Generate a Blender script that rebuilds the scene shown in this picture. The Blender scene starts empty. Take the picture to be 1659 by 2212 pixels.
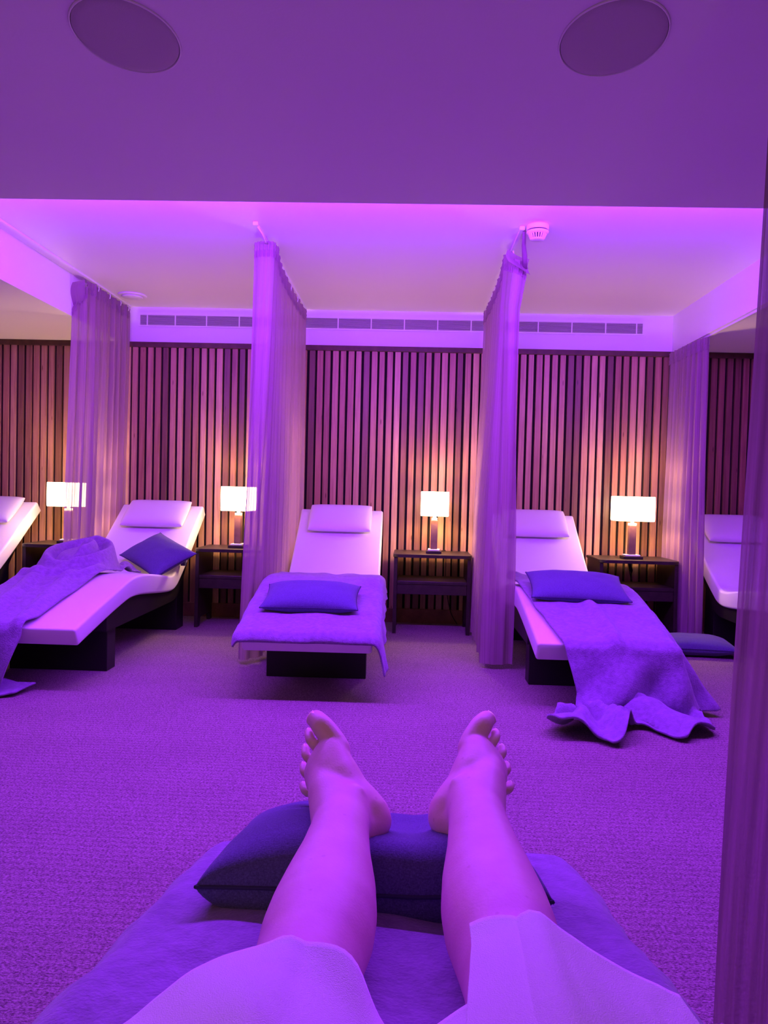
import bpy, bmesh, math, random
from mathutils import Vector, Matrix, noise
random.seed(7)
SC = bpy.context.scene
COL = SC.collection
PI = math.pi
R = math.radians

# ------------------------------------------------------------------ helpers
def link(o, parent=None):
    COL.objects.link(o)
    if parent is not None:
        o.parent = parent
    return o

def obj(name, verts, faces, mat, parent=None, smooth=True, uvs=None, tones=None):
    me = bpy.data.meshes.new(name)
    me.from_pydata([tuple(v) for v in verts], [], faces)
    bm = bmesh.new(); bm.from_mesh(me)
    bmesh.ops.recalc_face_normals(bm, faces=bm.faces)
    bm.to_mesh(me); bm.free()
    me.materials.append(mat)
    if smooth:
        me.polygons.foreach_set('use_smooth', [True] * len(me.polygons))
    if uvs is not None:
        l = me.uv_layers.new(name='UVMap')
        for lp in me.loops:
            l.data[lp.index].uv = uvs[lp.vertex_index]
    if tones is not None:
        a = me.attributes.new('tone', 'FLOAT', 'POINT')
        a.data.foreach_set('value', tones)
    me.update()
    return link(bpy.data.objects.new(name, me), parent)

def bobj(name, bm, mat, parent=None, smooth=False):
    bmesh.ops.recalc_face_normals(bm, faces=bm.faces)
    me = bpy.data.meshes.new(name)
    bm.to_mesh(me); bm.free()
    me.materials.append(mat)
    if smooth:
        me.polygons.foreach_set('use_smooth', [True] * len(me.polygons))
    return link(bpy.data.objects.new(name, me), parent)

def box_bm(bm, x0, x1, y0, y1, z0, z1, r=0.0, seg=2, rot=None, loc=None):
    res = bmesh.ops.create_cube(bm, size=1.0)
    vs = res['verts']
    for v in vs:
        v.co = Vector(((x0 + x1) / 2 + v.co.x * (x1 - x0), (y0 + y1) / 2 + v.co.y * (y1 - y0), (z0 + z1) / 2 + v.co.z * (z1 - z0)))
    if r > 0:
        es = list({e for v in vs for e in v.link_edges})
        out = bmesh.ops.bevel(bm, geom=es, offset=r, segments=seg, affect='EDGES', profile=0.5)
        vs = list({v for f in out['faces'] for v in f.verts} | {v for v in vs if v.is_valid})
    if rot is not None:
        for v in vs: v.co = rot @ v.co
    if loc is not None:
        for v in vs: v.co = v.co + Vector(loc)
    return bm

def box(name, x0, x1, y0, y1, z0, z1, mat, parent=None, r=0.0, smooth=False, seg=2):
    bm = bmesh.new(); box_bm(bm, x0, x1, y0, y1, z0, z1, r, seg)
    return bobj(name, bm, mat, parent, smooth)

def lathe(name, prof, mat, parent=None, n=48, smooth=True, c=(0, 0, 0)):
    vs, fs = [], []
    for (rr, z) in prof:
        for k in range(n):
            a = 2 * PI * k / n
            vs.append((c[0] + rr * math.cos(a), c[1] + rr * math.sin(a), c[2] + z))
    m = len(prof)
    for i in range(m - 1):
        for k in range(n):
            k2 = (k + 1) % n
            fs.append((i * n + k, i * n + k2, (i + 1) * n + k2, (i + 1) * n + k))
    fs.append(tuple(range(n))[::-1]); fs.append(tuple((m - 1) * n + k for k in range(n)))
    return obj(name, vs, fs, mat, parent, smooth)

def tube(name, pts, rad, mat, parent=None, n=8):
    pts = [Vector(p) for p in pts]
    vs, fs = [], []
    for i, p in enumerate(pts):
        t = (pts[min(i + 1, len(pts) - 1)] - pts[max(i - 1, 0)]).normalized()
        a = t.orthogonal().normalized() if i == 0 else (a - t * a.dot(t)).normalized()
        b = t.cross(a)
        rr = rad[i] if isinstance(rad, (list, tuple)) else rad
        for k in range(n):
            an = 2 * PI * k / n
            vs.append(p + (a * math.cos(an) + b * math.sin(an)) * rr)
    for i in range(len(pts) - 1):
        for k in range(n):
            k2 = (k + 1) % n
            fs.append((i * n + k, i * n + k2, (i + 1) * n + k2, (i + 1) * n + k))
    fs.append(tuple(range(n))[::-1]); fs.append(tuple((len(pts) - 1) * n + k for k in range(n)))
    return obj(name, vs, fs, mat, parent)

def thing(name, label, cat, loc=(0, 0, 0), rotz=0.0, group=None):
    o = bpy.data.objects.new(name, None)
    o.empty_display_size = 0.1
    link(o); o.location = loc; o.rotation_euler = (0, 0, rotz)
    tag(o, label, cat, group)
    return o

def tag(o, label, cat, group=None):
    o['label'] = label; o['category'] = cat
    if group: o['group'] = group
    return o

def struct(o):
    o['kind'] = 'structure'
    return o

def dup(root, loc, rotz, label, group=None):
    r = root.copy(); COL.objects.link(r); r.location = loc; r.rotation_euler = (0, 0, rotz)
    r['label'] = label
    if group: r['group'] = group
    for ch in list(root.children):
        c = ch.copy(); COL.objects.link(c); c.parent = r
        for g in list(ch.children):
            d = g.copy(); COL.objects.link(d); d.parent = c
    return r

def lerp(a, b, t): return a + (b - a) * t
def sstep(a, b, x):
    t = max(0.0, min(1.0, (x - a) / (b - a))); return t * t * (3 - 2 * t)

def interp(tab, x):
    """piecewise-linear table [(x, y)...]"""
    if x <= tab[0][0]: return tab[0][1]
    for (x0, y0), (x1, y1) in zip(tab, tab[1:]):
        if x <= x1: return y0 + (y1 - y0) * (x - x0) / (x1 - x0)
    return tab[-1][1]

def crom(tab, n):
    """Catmull-Rom through 2D/3D points, n samples per span"""
    P = [Vector(p) for p in tab]; out = []
    for i in range(len(P) - 1):
        p0, p1, p2, p3 = P[max(i - 1, 0)], P[i], P[i + 1], P[min(i + 2, len(P) - 1)]
        for k in range(n):
            t = k / n
            out.append(0.5 * ((2 * p1) + (p2 - p0) * t + (2 * p0 - 5 * p1 + 4 * p2 - p3) * t * t + (3 * p1 - p0 - 3 * p2 + p3) * t ** 3))
    out.append(P[-1]); return out

def nz(x, y, z=0.0): return noise.noise(Vector((x, y, z)))

# ---------------------------------------------------------------- materials
def mat(name):
    m = bpy.data.materials.new(name); m.use_nodes = True
    nt = m.node_tree
    b = nt.nodes['Principled BSDF']
    return m, nt, b

def N(nt, typ, **kw):
    n = nt.nodes.new(typ)
    for k, v in kw.items(): setattr(n, k, v)
    return n

def plain(name, col, rough=0.5, spec=0.5, bump=0.0, bscale=200.0, var=0.0, vscale=20.0, sheen=0.0, metal=0.0):
    m, nt, b = mat(name)
    b.inputs['Base Color'].default_value = (*col, 1)
    b.inputs['Roughness'].default_value = rough
    b.inputs['Specular IOR Level'].default_value = spec
    b.inputs['Metallic'].default_value = metal
    if sheen:
        b.inputs['Sheen Weight'].default_value = sheen
        b.inputs['Sheen Roughness'].default_value = 0.5
    tc = N(nt, 'ShaderNodeTexCoord')
    if var:
        n = N(nt, 'ShaderNodeTexNoise'); n.inputs['Scale'].default_value = vscale; n.inputs['Detail'].default_value = 4
        nt.links.new(tc.outputs['Object'], n.inputs['Vector'])
        r = N(nt, 'ShaderNodeValToRGB')
        r.color_ramp.elements[0].position = 0.3; r.color_ramp.elements[1].position = 0.7
        r.color_ramp.elements[0].color = (*[c * (1 - var) for c in col], 1)
        r.color_ramp.elements[1].color = (*[min(1, c * (1 + var)) for c in col], 1)
        nt.links.new(n.outputs['Fac'], r.inputs['Fac']); nt.links.new(r.outputs['Color'], b.inputs['Base Color'])
    if bump:
        n2 = N(nt, 'ShaderNodeTexNoise'); n2.inputs['Scale'].default_value = bscale; n2.inputs['Detail'].default_value = 3
        nt.links.new(tc.outputs['Object'], n2.inputs['Vector'])
        bp = N(nt, 'ShaderNodeBump'); bp.inputs['Strength'].default_value = bump; bp.inputs['Distance'].default_value = 0.004
        nt.links.new(n2.outputs['Fac'], bp.inputs['Height']); nt.links.new(bp.outputs['Normal'], b.inputs['Normal'])
    return m

def carpet_mat():
    m, nt, b = mat('loop_carpet')
    b.inputs['Roughness'].default_value = 0.95; b.inputs['Specular IOR Level'].default_value = 0.1
    tc = N(nt, 'ShaderNodeTexCoord')
    mp = N(nt, 'ShaderNodeMapping'); mp.inputs['Scale'].default_value = (0.75, 1.25, 1)
    nt.links.new(tc.outputs['Object'], mp.inputs['Vector'])
    n1 = N(nt, 'ShaderNodeTexNoise'); n1.inputs['Scale'].default_value = 190; n1.inputs['Detail'].default_value = 3; n1.inputs['Roughness'].default_value = 0.7
    n2 = N(nt, 'ShaderNodeTexNoise'); n2.inputs['Scale'].default_value = 3.0; n2.inputs['Detail'].default_value = 3
    w = N(nt, 'ShaderNodeTexWave'); w.bands_direction = 'Y'; w.inputs['Scale'].default_value = 9.0; w.inputs['Distortion'].default_value = 7; w.inputs['Detail'].default_value = 3; w.inputs['Detail Scale'].default_value = 9
    for n in (n1, n2, w): nt.links.new(mp.outputs['Vector'], n.inputs['Vector'])
    mx = N(nt, 'ShaderNodeMath', operation='MULTIPLY_ADD'); mx.inputs[1].default_value = 0.08
    nt.links.new(w.outputs['Fac'], mx.inputs[0]); nt.links.new(n1.outputs['Fac'], mx.inputs[2])
    r = N(nt, 'ShaderNodeValToRGB')
    r.color_ramp.elements[0].position = 0.40; r.color_ramp.elements[0].color = (0.13, 0.085, 0.095, 1)
    r.color_ramp.elements[1].position = 0.68; r.color_ramp.elements[1].color = (0.46, 0.35, 0.355, 1)
    nt.links.new(mx.outputs[0], r.inputs['Fac'])
    hs = N(nt, 'ShaderNodeMixRGB', blend_type='MULTIPLY'); hs.inputs['Fac'].default_value = 0.25
    nt.links.new(r.outputs['Color'], hs.inputs['Color1']); nt.links.new(n2.outputs['Fac'], hs.inputs['Color2'])
    nt.links.new(hs.outputs['Color'], b.inputs['Base Color'])
    bp = N(nt, 'ShaderNodeBump'); bp.inputs['Strength'].default_value = 0.6; bp.inputs['Distance'].default_value = 0.006
    nt.links.new(mx.outputs[0], bp.inputs['Height']); nt.links.new(bp.outputs['Normal'], b.inputs['Normal'])
    return m

def slat_mat():
    m, nt, b = mat('cedar_slats')
    b.inputs['Roughness'].default_value = 0.42; b.inputs['Specular IOR Level'].default_value = 0.35
    at = N(nt, 'ShaderNodeAttribute'); at.attribute_name = 'tone'
    r = N(nt, 'ShaderNodeValToRGB'); cr = r.color_ramp
    cr.elements[0].position = 0.0; cr.elements[0].color = (0.10, 0.048, 0.030, 1)
    cr.elements[1].position = 1.0; cr.elements[1].color = (0.58, 0.36, 0.23, 1)
    e = cr.elements.new(0.5); e.color = (0.34, 0.165, 0.095, 1)
    nt.links.new(at.outputs['Fac'], r.inputs['Fac'])
    tc = N(nt, 'ShaderNodeTexCoord'); mp = N(nt, 'ShaderNodeMapping'); mp.inputs['Scale'].default_value = (60, 60, 2.2)
    nt.links.new(tc.outputs['Object'], mp.inputs['Vector'])
    n1 = N(nt, 'ShaderNodeTexNoise'); n1.inputs['Scale'].default_value = 1.0; n1.inputs['Detail'].default_value = 5; n1.inputs['Distortion'].default_value = 1.0
    nt.links.new(mp.outputs['Vector'], n1.inputs['Vector'])
    r2 = N(nt, 'ShaderNodeValToRGB'); r2.color_ramp.elements[0].position = 0.32; r2.color_ramp.elements[0].color = (0.62, 0.55, 0.5, 1); r2.color_ramp.elements[1].position = 0.6
    nt.links.new(n1.outputs['Fac'], r2.inputs['Fac'])
    mx = N(nt, 'ShaderNodeMixRGB', blend_type='MULTIPLY'); mx.inputs['Fac'].default_value = 0.8
    nt.links.new(r.outputs['Color'], mx.inputs['Color1']); nt.links.new(r2.outputs['Color'], mx.inputs['Color2'])
    # a few dark knots
    mp2 = N(nt, 'ShaderNodeMapping'); mp2.inputs['Scale'].default_value = (17, 17, 3.2)
    nt.links.new(tc.outputs['Object'], mp2.inputs['Vector'])
    v = N(nt, 'ShaderNodeTexVoronoi'); v.inputs['Scale'].default_value = 1.0
    nt.links.new(mp2.outputs['Vector'], v.inputs['Vector'])
    r3 = N(nt, 'ShaderNodeValToRGB'); r3.color_ramp.elements[0].position = 0.045; r3.color_ramp.elements[0].color = (0.25, 0.14, 0.1, 1); r3.color_ramp.elements[1].position = 0.085; r3.color_ramp.elements[1].color = (1, 1, 1, 1)
    nt.links.new(v.outputs['Distance'], r3.inputs['Fac'])
    mx2 = N(nt, 'ShaderNodeMixRGB', blend_type='MULTIPLY'); mx2.inputs['Fac'].default_value = 0.8
    nt.links.new(mx.outputs['Color'], mx2.inputs['Color1']); nt.links.new(r3.outputs['Color'], mx2.inputs['Color2'])
    nt.links.new(mx2.outputs['Color'], b.inputs['Base Color'])
    return m

def sheer_mat(name, col, trans, opac):
    m = bpy.data.materials.new(name); m.use_nodes = True
    nt = m.node_tree; nt.nodes.clear()
    out = N(nt, 'ShaderNodeOutputMaterial')
    df = N(nt, 'ShaderNodeBsdfDiffuse'); df.inputs['Color'].default_value = (*col, 1)
    tl = N(nt, 'ShaderNodeBsdfTranslucent'); tl.inputs['Color'].default_value = (*col, 1)
    tp = N(nt, 'ShaderNodeBsdfTransparent')
    uv = N(nt, 'ShaderNodeUVMap')
    w = N(nt, 'ShaderNodeTexNoise'); w.inputs['Scale'].default_value = 1.0; w.inputs['Detail'].default_value = 2
    mp = N(nt, 'ShaderNodeMapping'); mp.inputs['Scale'].default_value = (160, 1.2, 1)
    nt.links.new(uv.outputs['UV'], mp.inputs['Vector']); nt.links.new(mp.outputs['Vector'], w.inputs['Vector'])
    mr = N(nt, 'ShaderNodeMapRange'); mr.inputs['From Min'].default_value = 0.3; mr.inputs['From Max'].default_value = 0.7
    mr.inputs['To Min'].default_value = opac - 0.12; mr.inputs['To Max'].default_value = min(1.0, opac + 0.12)
    nt.links.new(w.outputs['Fac'], mr.inputs['Value'])
    a = N(nt, 'ShaderNodeMixShader'); a.inputs['Fac'].default_value = trans
    nt.links.new(df.outputs[0], a.inputs[1]); nt.links.new(tl.outputs[0], a.inputs[2])
    c = N(nt, 'ShaderNodeMixShader')
    nt.links.new(mr.outputs[0], c.inputs['Fac']); nt.links.new(tp.outputs[0], c.inputs[1]); nt.links.new(a.outputs[0], c.inputs[2])
    nt.links.new(c.outputs[0], out.inputs['Surface'])
    return m

def emit_mat(name, col, strength):
    m, nt, b = mat(name)
    b.inputs['Base Color'].default_value = (0.85, 0.8, 0.7, 1)
    b.inputs['Emission Color'].default_value = (*col, 1)
    b.inputs['Emission Strength'].default_value = strength
    return m

def weave_mat(name, col, var=0.35):
    m, nt, b = mat(name)
    b.inputs['Roughness'].default_value = 0.95; b.inputs['Specular IOR Level'].default_value = 0.1
    b.inputs['Sheen Weight'].default_value = 0.15
    tc = N(nt, 'ShaderNodeTexCoord'); 
    hs = []
    for sc in ((900, 260, 400), (260, 900, 400)):
        mp = N(nt, 'ShaderNodeMapping'); mp.inputs['Scale'].default_value = sc
        n = N(nt, 'ShaderNodeTexNoise'); n.inputs['Scale'].default_value = 1.0; n.inputs['Detail'].default_value = 1
        nt.links.new(tc.outputs['Object'], mp.inputs['Vector']); nt.links.new(mp.outputs['Vector'], n.inputs['Vector']); hs.append(n)
    ad = N(nt, 'ShaderNodeMath', operation='ADD'); nt.links.new(hs[0].outputs['Fac'], ad.inputs[0]); nt.links.new(hs[1].outputs['Fac'], ad.inputs[1])
    r = N(nt, 'ShaderNodeValToRGB'); r.color_ramp.elements[0].position = 0.3; r.color_ramp.elements[1].position = 0.7
    h = N(nt, 'ShaderNodeMath', operation='MULTIPLY'); h.inputs[1].default_value = 0.5; nt.links.new(ad.outputs[0], h.inputs[0])
    r.color_ramp.elements[0].color = (*[c * (1 - var) for c in col], 1); r.color_ramp.elements[1].color = (*[c * (1 + var) for c in col], 1)
    nt.links.new(h.outputs[0], r.inputs['Fac']); nt.links.new(r.outputs['Color'], b.inputs['Base Color'])
    bp = N(nt, 'ShaderNodeBump'); bp.inputs['Strength'].default_value = 0.35; bp.inputs['Distance'].default_value = 0.002
    nt.links.new(h.outputs[0], bp.inputs['Height']); nt.links.new(bp.outputs['Normal'], b.inputs['Normal'])
    return m

def skin_mat():
    m, nt, b = mat('skin')
    b.inputs['Roughness'].default_value = 0.5; b.inputs['Specular IOR Level'].default_value = 0.3
    b.inputs['Subsurface Weight'].default_value = 0.12; b.inputs['Subsurface Radius'].default_value = (0.02, 0.008, 0.004); b.inputs['Subsurface Scale'].default_value = 0.3
    tc = N(nt, 'ShaderNodeTexCoord')
    n = N(nt, 'ShaderNodeTexNoise'); n.inputs['Scale'].default_value = 22; n.inputs['Detail'].default_value = 5
    nt.links.new(tc.outputs['Object'], n.inputs['Vector'])
    r = N(nt, 'ShaderNodeValToRGB'); r.color_ramp.elements[0].position = 0.3; r.color_ramp.elements[1].position = 0.7
    r.color_ramp.elements[0].color = (0.70, 0.38, 0.45, 1); r.color_ramp.elements[1].color = (0.78, 0.47, 0.54, 1)
    nt.links.new(n.outputs['Fac'], r.inputs['Fac'])
    v = N(nt, 'ShaderNodeTexVoronoi'); v.inputs['Scale'].default_value = 30
    nt.links.new(tc.outputs['Object'], v.inputs['Vector'])
    r3 = N(nt, 'ShaderNodeValToRGB'); r3.color_ramp.elements[0].position = 0.05; r3.color_ramp.elements[0].color = (0.7, 0.55, 0.5, 1); r3.color_ramp.elements[1].position = 0.1; r3.color_ramp.elements[1].color = (1, 1, 1, 1)
    nt.links.new(v.outputs['Distance'], r3.inputs['Fac'])
    mx = N(nt, 'ShaderNodeMixRGB', blend_type='MULTIPLY'); mx.inputs['Fac'].default_value = 0.35
    nt.links.new(r.outputs['Color'], mx.inputs['Color1']); nt.links.new(r3.outputs['Color'], mx.inputs['Color2'])
    nt.links.new(mx.outputs['Color'], b.inputs['Base Color'])
    n2 = N(nt, 'ShaderNodeTexNoise'); n2.inputs['Scale'].default_value = 300
    nt.links.new(tc.outputs['Object'], n2.inputs['Vector'])
    bp = N(nt, 'ShaderNodeBump'); bp.inputs['Strength'].default_value = 0.12; bp.inputs['Distance'].default_value = 0.002
    nt.links.new(n2.outputs['Fac'], bp.inputs['Height']); nt.links.new(bp.outputs['Normal'], b.inputs['Normal'])
    return m

M_carpet = carpet_mat()
M_ceil = plain('ceiling_paint', (0.82, 0.80, 0.79), 0.85, 0.2, bump=0.08, bscale=120)
M_wallp = plain('wall_paint', (0.6, 0.55, 0.5), 0.85, 0.2)
M_slat = slat_mat()
M_back = plain('slat_backing', (0.012, 0.009, 0.009), 0.8, 0.2)
M_trim = plain('dark_timber', (0.075, 0.032, 0.022), 0.5, 0.3, var=0.3, vscale=15)
M_base = plain('skirting_timber', (0.20, 0.085, 0.05), 0.55, 0.3, var=0.25, vscale=12)
M_vinyl = plain('white_upholstery', (0.76, 0.74, 0.76), 0.5, 0.3, bump=0.05, bscale=400)
M_black = plain('black_lacquer', (0.008, 0.006, 0.006), 0.45, 0.35)
M_wenge = plain('wenge_wood', (0.022, 0.013, 0.011), 0.4, 0.45, var=0.4, vscale=25)
M_blanket = plain('fleece_blanket', (0.26, 0.165, 0.34), 0.95, 0.05, bump=0.7, bscale=170, var=0.16, vscale=45, sheen=0.35)
M_cush = weave_mat('cushion_weave', (0.10, 0.088, 0.21))
M_cushd = plain('cushion_seam', (0.05, 0.045, 0.10), 0.9, 0.1)
M_robe = plain('towelling_robe', (0.90, 0.88, 0.88), 0.95, 0.1, bump=0.5, bscale=800, sheen=0.3)
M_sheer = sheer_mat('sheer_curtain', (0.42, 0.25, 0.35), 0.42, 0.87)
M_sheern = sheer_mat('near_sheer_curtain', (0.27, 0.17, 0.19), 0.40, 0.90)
M_head = sheer_mat('curtain_heading', (0.36, 0.22, 0.30), 0.35, 0.93)
M_white = plain('white_plastic', (0.80, 0.79, 0.77), 0.4, 0.4)
M_grey = plain('speaker_grille', (0.50, 0.46, 0.46), 0.7, 0.2, bump=0.3, bscale=900)
M_ventd = plain('vent_blades', (0.5, 0.47, 0.48), 0.5, 0.3)
M_ventb = plain('vent_back', (0.12, 0.11, 0.11), 0.8, 0.1)
M_dark = plain('dark_recess', (0.02, 0.02, 0.02), 0.8, 0.1)
M_shade = emit_mat('lit_lampshade', (1.0, 0.66, 0.36), 14.0)
M_neck = emit_mat('lit_glass_neck', (1.0, 0.75, 0.45), 1.6)
M_col = plain('lamp_leather', (0.11, 0.05, 0.055), 0.45, 0.4, var=0.2, vscale=30)
M_skin = skin_mat()
M_nail = plain('toenail', (0.80, 0.52, 0.45), 0.3, 0.5)

# ---------------------------------------------------------------- room shell
ZC, ZR = 2.08, 2.35                 # low ceiling, raised bay
RX0, RX1, RY0, RY1 = -2.225, 1.93, 2.93, 5.84
WX0, WX1, WY0 = -4.6, 4.3, -2.6
o = obj('floor', [(WX0, WY0, 0), (WX1, WY0, 0), (WX1, RY1, 0), (WX0, RY1, 0)], [(0, 1, 2, 3)], M_carpet, smooth=False); struct(o)

def quad_mesh(name, quads, m):
    vs, fs = [], []
    for q in quads:
        fs.append(tuple(range(len(vs), len(vs) + 4))); vs += q
    me = bpy.data.meshes.new(name); me.from_pydata(vs, [], fs); me.materials.append(m)
    return struct(link(bpy.data.objects.new(name, me)))
T = 0.30
quad_mesh('ceiling', [
    [(WX0, WY0, ZC), (WX1, WY0, ZC), (WX1, RY0, ZC), (WX0, RY0, ZC)],
    [(WX0, RY0, ZC), (RX0, RY0, ZC), (RX0, RY1, ZC), (WX0, RY1, ZC)],
    [(RX1, RY0, ZC), (WX1, RY0, ZC), (WX1, RY1, ZC), (RX1, RY1, ZC)],
    [(RX0, RY0, ZC), (RX1, RY0, ZC), (RX1, RY0, ZR), (RX0, RY0, ZR)],
    [(RX0, RY0, ZC), (RX0, RY1, ZC), (RX0, RY1, ZR), (RX0, RY0, ZR)],
    [(RX1, RY0, ZC), (RX1, RY1, ZC), (RX1, RY1, ZR), (RX1, RY0, ZR)],
    [(RX0, RY1, ZC), (RX1, RY1, ZC), (RX1, RY1, ZR), (RX0, RY1, ZR)],
    [(RX0, RY0, ZR), (RX1, RY0, ZR), (RX1, RY1, ZR), (RX0, RY1, ZR)]], M_ceil)
quad_mesh('wall_left', [[(WX0, WY0, 0), (WX0, RY1, 0), (WX0, RY1, ZC), (WX0, WY0, ZC)]], M_wallp)
quad_mesh('wall_right', [[(WX1, WY0, 0), (WX1, RY1, 0), (WX1, RY1, ZC), (WX1, WY0, ZC)]], M_wallp)
quad_mesh('wall_front', [[(WX0, WY0, 0), (WX1, WY0, 0), (WX1, WY0, ZC), (WX0, WY0, ZC)]], M_wallp)

# slatted timber wall: dark backing board plus vertical slats, each its own tone
def slat_wall():
    vs, fs, tn = [], [], []
    pitch, wd = 0.0588, 0.0425
    known = {}
    seq = {  # tone of slats read along the wall, by index from X = -2.075
        0: .42, 1: .62, 2: .45, 3: .12, 4: .68, 5: .72, 6: .16, 7: .42, 8: .75, 9: .58, 10: .85, 11: .16, 12: .48, 13: .1, 14: .8,
        22: .12, 23: .5, 24: .42, 25: .72, 26: .55, 27: .5, 28: .78, 29: .2, 30: .62, 31: .52, 32: .55, 33: .9, 34: .2, 35: .45, 36: .22, 37: .5, 38: .5,
        39: .75, 40: .62, 41: .2, 42: .72, 43: .9, 44: .75, 45: .82, 46: .3, 47: .5, 48: .62}
    rnd = random.Random(31)
    i0 = int((WX0 + 2.075) / pitch); i1 = int((WX1 + 2.075) / pitch)
    for i in range(i0, i1):
        x = -2.075 + i * pitch
        t = seq.get(i)
        if t is None:
            t = rnd.choice([.12, .2, .42, .48, .52, .6, .68, .78, .85])
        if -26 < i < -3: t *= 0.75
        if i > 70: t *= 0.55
        t = max(0, min(1, t + rnd.uniform(-.04, .04)))
        b = len(vs); y0, y1 = 5.815, 5.84; c = 0.002
        w2 = wd + rnd.uniform(-.003, .003)
        ring = [(x, y1), (x, y0 + c), (x + c, y0), (x + w2 - c, y0), (x + w2, y0 + c), (x + w2, y1)]
        for z in (0.10, 2.045):
            vs += [(p[0], p[1], z) for p in ring]
        n = 6
        for k in range(n - 1): fs.append((b + k, b + k + 1, b + n + k + 1, b + n + k))
        fs.append(tuple(b + n + k for k in range(n)))
        tn += [t] * (2 * n)
    return obj('wall_back', vs, fs, M_slat, smooth=False, tones=tn)
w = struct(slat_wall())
bk = obj('wall_back_board', [(WX0, 5.838, 0), (WX1, 5.838, 0), (WX1, 5.838, ZC), (WX0, 5.838, ZC)], [(0, 1, 2, 3)], M_back, smooth=False); struct(bk)
struct(box('trim_1', WX0, WX1, 5.80, 5.838, 2.04, ZC - .001, M_trim, r=0.003))
struct(box('baseboard_back', WX0, WX1, 5.805, 5.838, 0.0, 0.105, M_base, r=0.003))

# ---------------------------------------------------------------- ceiling fittings
for (x, y, lab) in ((-0.712, 1.868, 'round grey ceiling speaker grille above the left side of the photo'), (0.453, 1.868, 'round grey ceiling speaker grille above the right side of the photo')):
    t = thing('ceiling_speaker', lab, 'speaker', (x, y, ZC), 0, 'ceiling speakers')
    lathe('grille', [(0.0001, -0.005), (0.10, -0.0045), (0.119, -0.003), (0.121, 0.0)], M_grey, t).scale.y = 1.28
    lathe('rim', [(0.1215, -0.0005), (0.1215, -0.004), (0.1245, -0.004), (0.1255, -0.0005)], M_white, t).scale.y = 1.28

t = thing('smoke_detector', 'white smoke detector with slotted dome on the raised ceiling', 'smoke detector', (0.610, 3.935, ZR))
lathe('base', [(0.0001, 0), (0.054, 0), (0.056, -0.004), (0.056, -0.020), (0.050, -0.024), (0.0001, -0.024)], M_white, t)
lathe('gap_ring', [(0.0001, -0.0241), (0.050, -0.0241), (0.050, -0.030), (0.0001, -0.030)], M_dark, t)
lathe('cover', [(0.0001, -0.0301), (0.055, -0.0301), (0.056, -0.034), (0.051, -0.042), (0.047, -0.044), (0.0001, -0.044)], M_white, t)
lathe('chamber', [(0.0001, -0.0441), (0.038, -0.0441), (0.030, -0.066), (0.0001, -0.066)], M_dark, t)
bm = bmesh.new()
for k in range(20):
    a = 2 * PI * k / 20
    mtx = Matrix.Rotation(a, 4, 'Z')
    p0, p1 = Vector((0.0435, 0, -0.044)), Vector((0.033, 0, -0.068))
    vs = []
    for (p, s) in ((p0, .0035), (p1, .0026)):
        for dx, dy in ((-.003, -s), (.003, -s), (.003, s), (-.003, s)):
            vs.append(bm.verts.new(mtx @ (p + Vector((dx, dy, 0)))))
    for k2 in range(4):
        bm.faces.new((vs[k2], vs[(k2 + 1) % 4], vs[4 + (k2 + 1) % 4], vs[4 + k2]))
    bm.faces.new(vs[:4]); bm.faces.new(vs[4:])
bobj('cage', bm, M_white, t)
lathe('cap', [(0.0001, -0.066), (0.035, -0.066), (0.034, -0.070), (0.024, -0.073), (0.0001, -0.073)], M_white, t)

t = thing('air_diffuser', 'small white ceiling disc beside the left curtain rail', 'diffuser', (-2.018, 5.478, ZR))
lathe('rim', [(0.0001, 0), (0.098, 0), (0.102, -0.004), (0.096, -0.010), (0.085, -0.012), (0.0001, -0.008)], M_white, t)
lathe('disc', [(0.0001, -0.012), (0.07, -0.012), (0.074, -0.016), (0.068, -0.021), (0.0001, -0.022)], M_white, t)

# long slot grille on the upstand above the timber wall
t = thing('ventilation_grille', 'long grey slot grille in the upstand above the timber wall', 'vent', (0, 5.838, 0))
vx0, vx1, vz0, vz1 = -2.085, 1.705, 2.212, 2.288
bm = bmesh.new()
for (a, b_, c, d) in ((vx0 - .012, vx1 + .012, vz1, vz1 + .010), (vx0 - .012, vx1 + .012, vz0 - .010, vz0), (vx0 - .012, vx0, vz0, vz1), (vx1, vx1 + .012, vz0, vz1)):
    box_bm(bm, a, b_, -.006, .0, c, d)
bobj('frame', bm, M_ceil, t)
box('recess', vx0, vx1, -.0012, 0.0, vz0, vz1, M_ventb, t)
bm = bmesh.new()
for k in range(8):
    z = vz0 + .005 + k * (vz1 - vz0 - .010) / 7
    box_bm(bm, vx0, vx1, -.0075, -.0015, z - .0022, z + .0022, rot=None)
bobj('blades', bm, M_ventd, t)
k = 0
for x in [vx0 + .055, vx0 + .27] + [vx0 + .51 + .2505 * j for j in range(13)] + [vx1 - .045]:
    box('divider', x - .004, x + .004, -.009, -.001, vz0, vz1, M_ceil, t)

# ---------------------------------------------------------------- curtain tracks
def track(x, y0, y1, z, lab):
    t = thing('curtain_rail', lab, 'curtain rail', (x, y0, z), 0, 'white curtain rails')
    box('rail', -.010, .010, 0, y1 - y0, -.014, 0, M_white, t, r=.002)
    box('end_cap', -.013, .013, -.012, .010, -.018, 0, M_white, t, r=.003)
    return t
track(-2.150, 3.93, 5.80, ZR, 'white rail along the left edge of the raised ceiling')
track(-0.820, 3.94, 5.80, ZR, 'white rail above the curtain left of the middle lounger')
track(0.535, 3.955, 5.80, ZR, 'white rail that starts beside the smoke detector')
track(1.955, 3.0, 5.80, ZC, 'white rail along the right lower edge of the raised ceiling')
track(0.660, -0.9, 1.46, ZC, 'white rail on the low ceiling above the nearest curtain')

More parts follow.
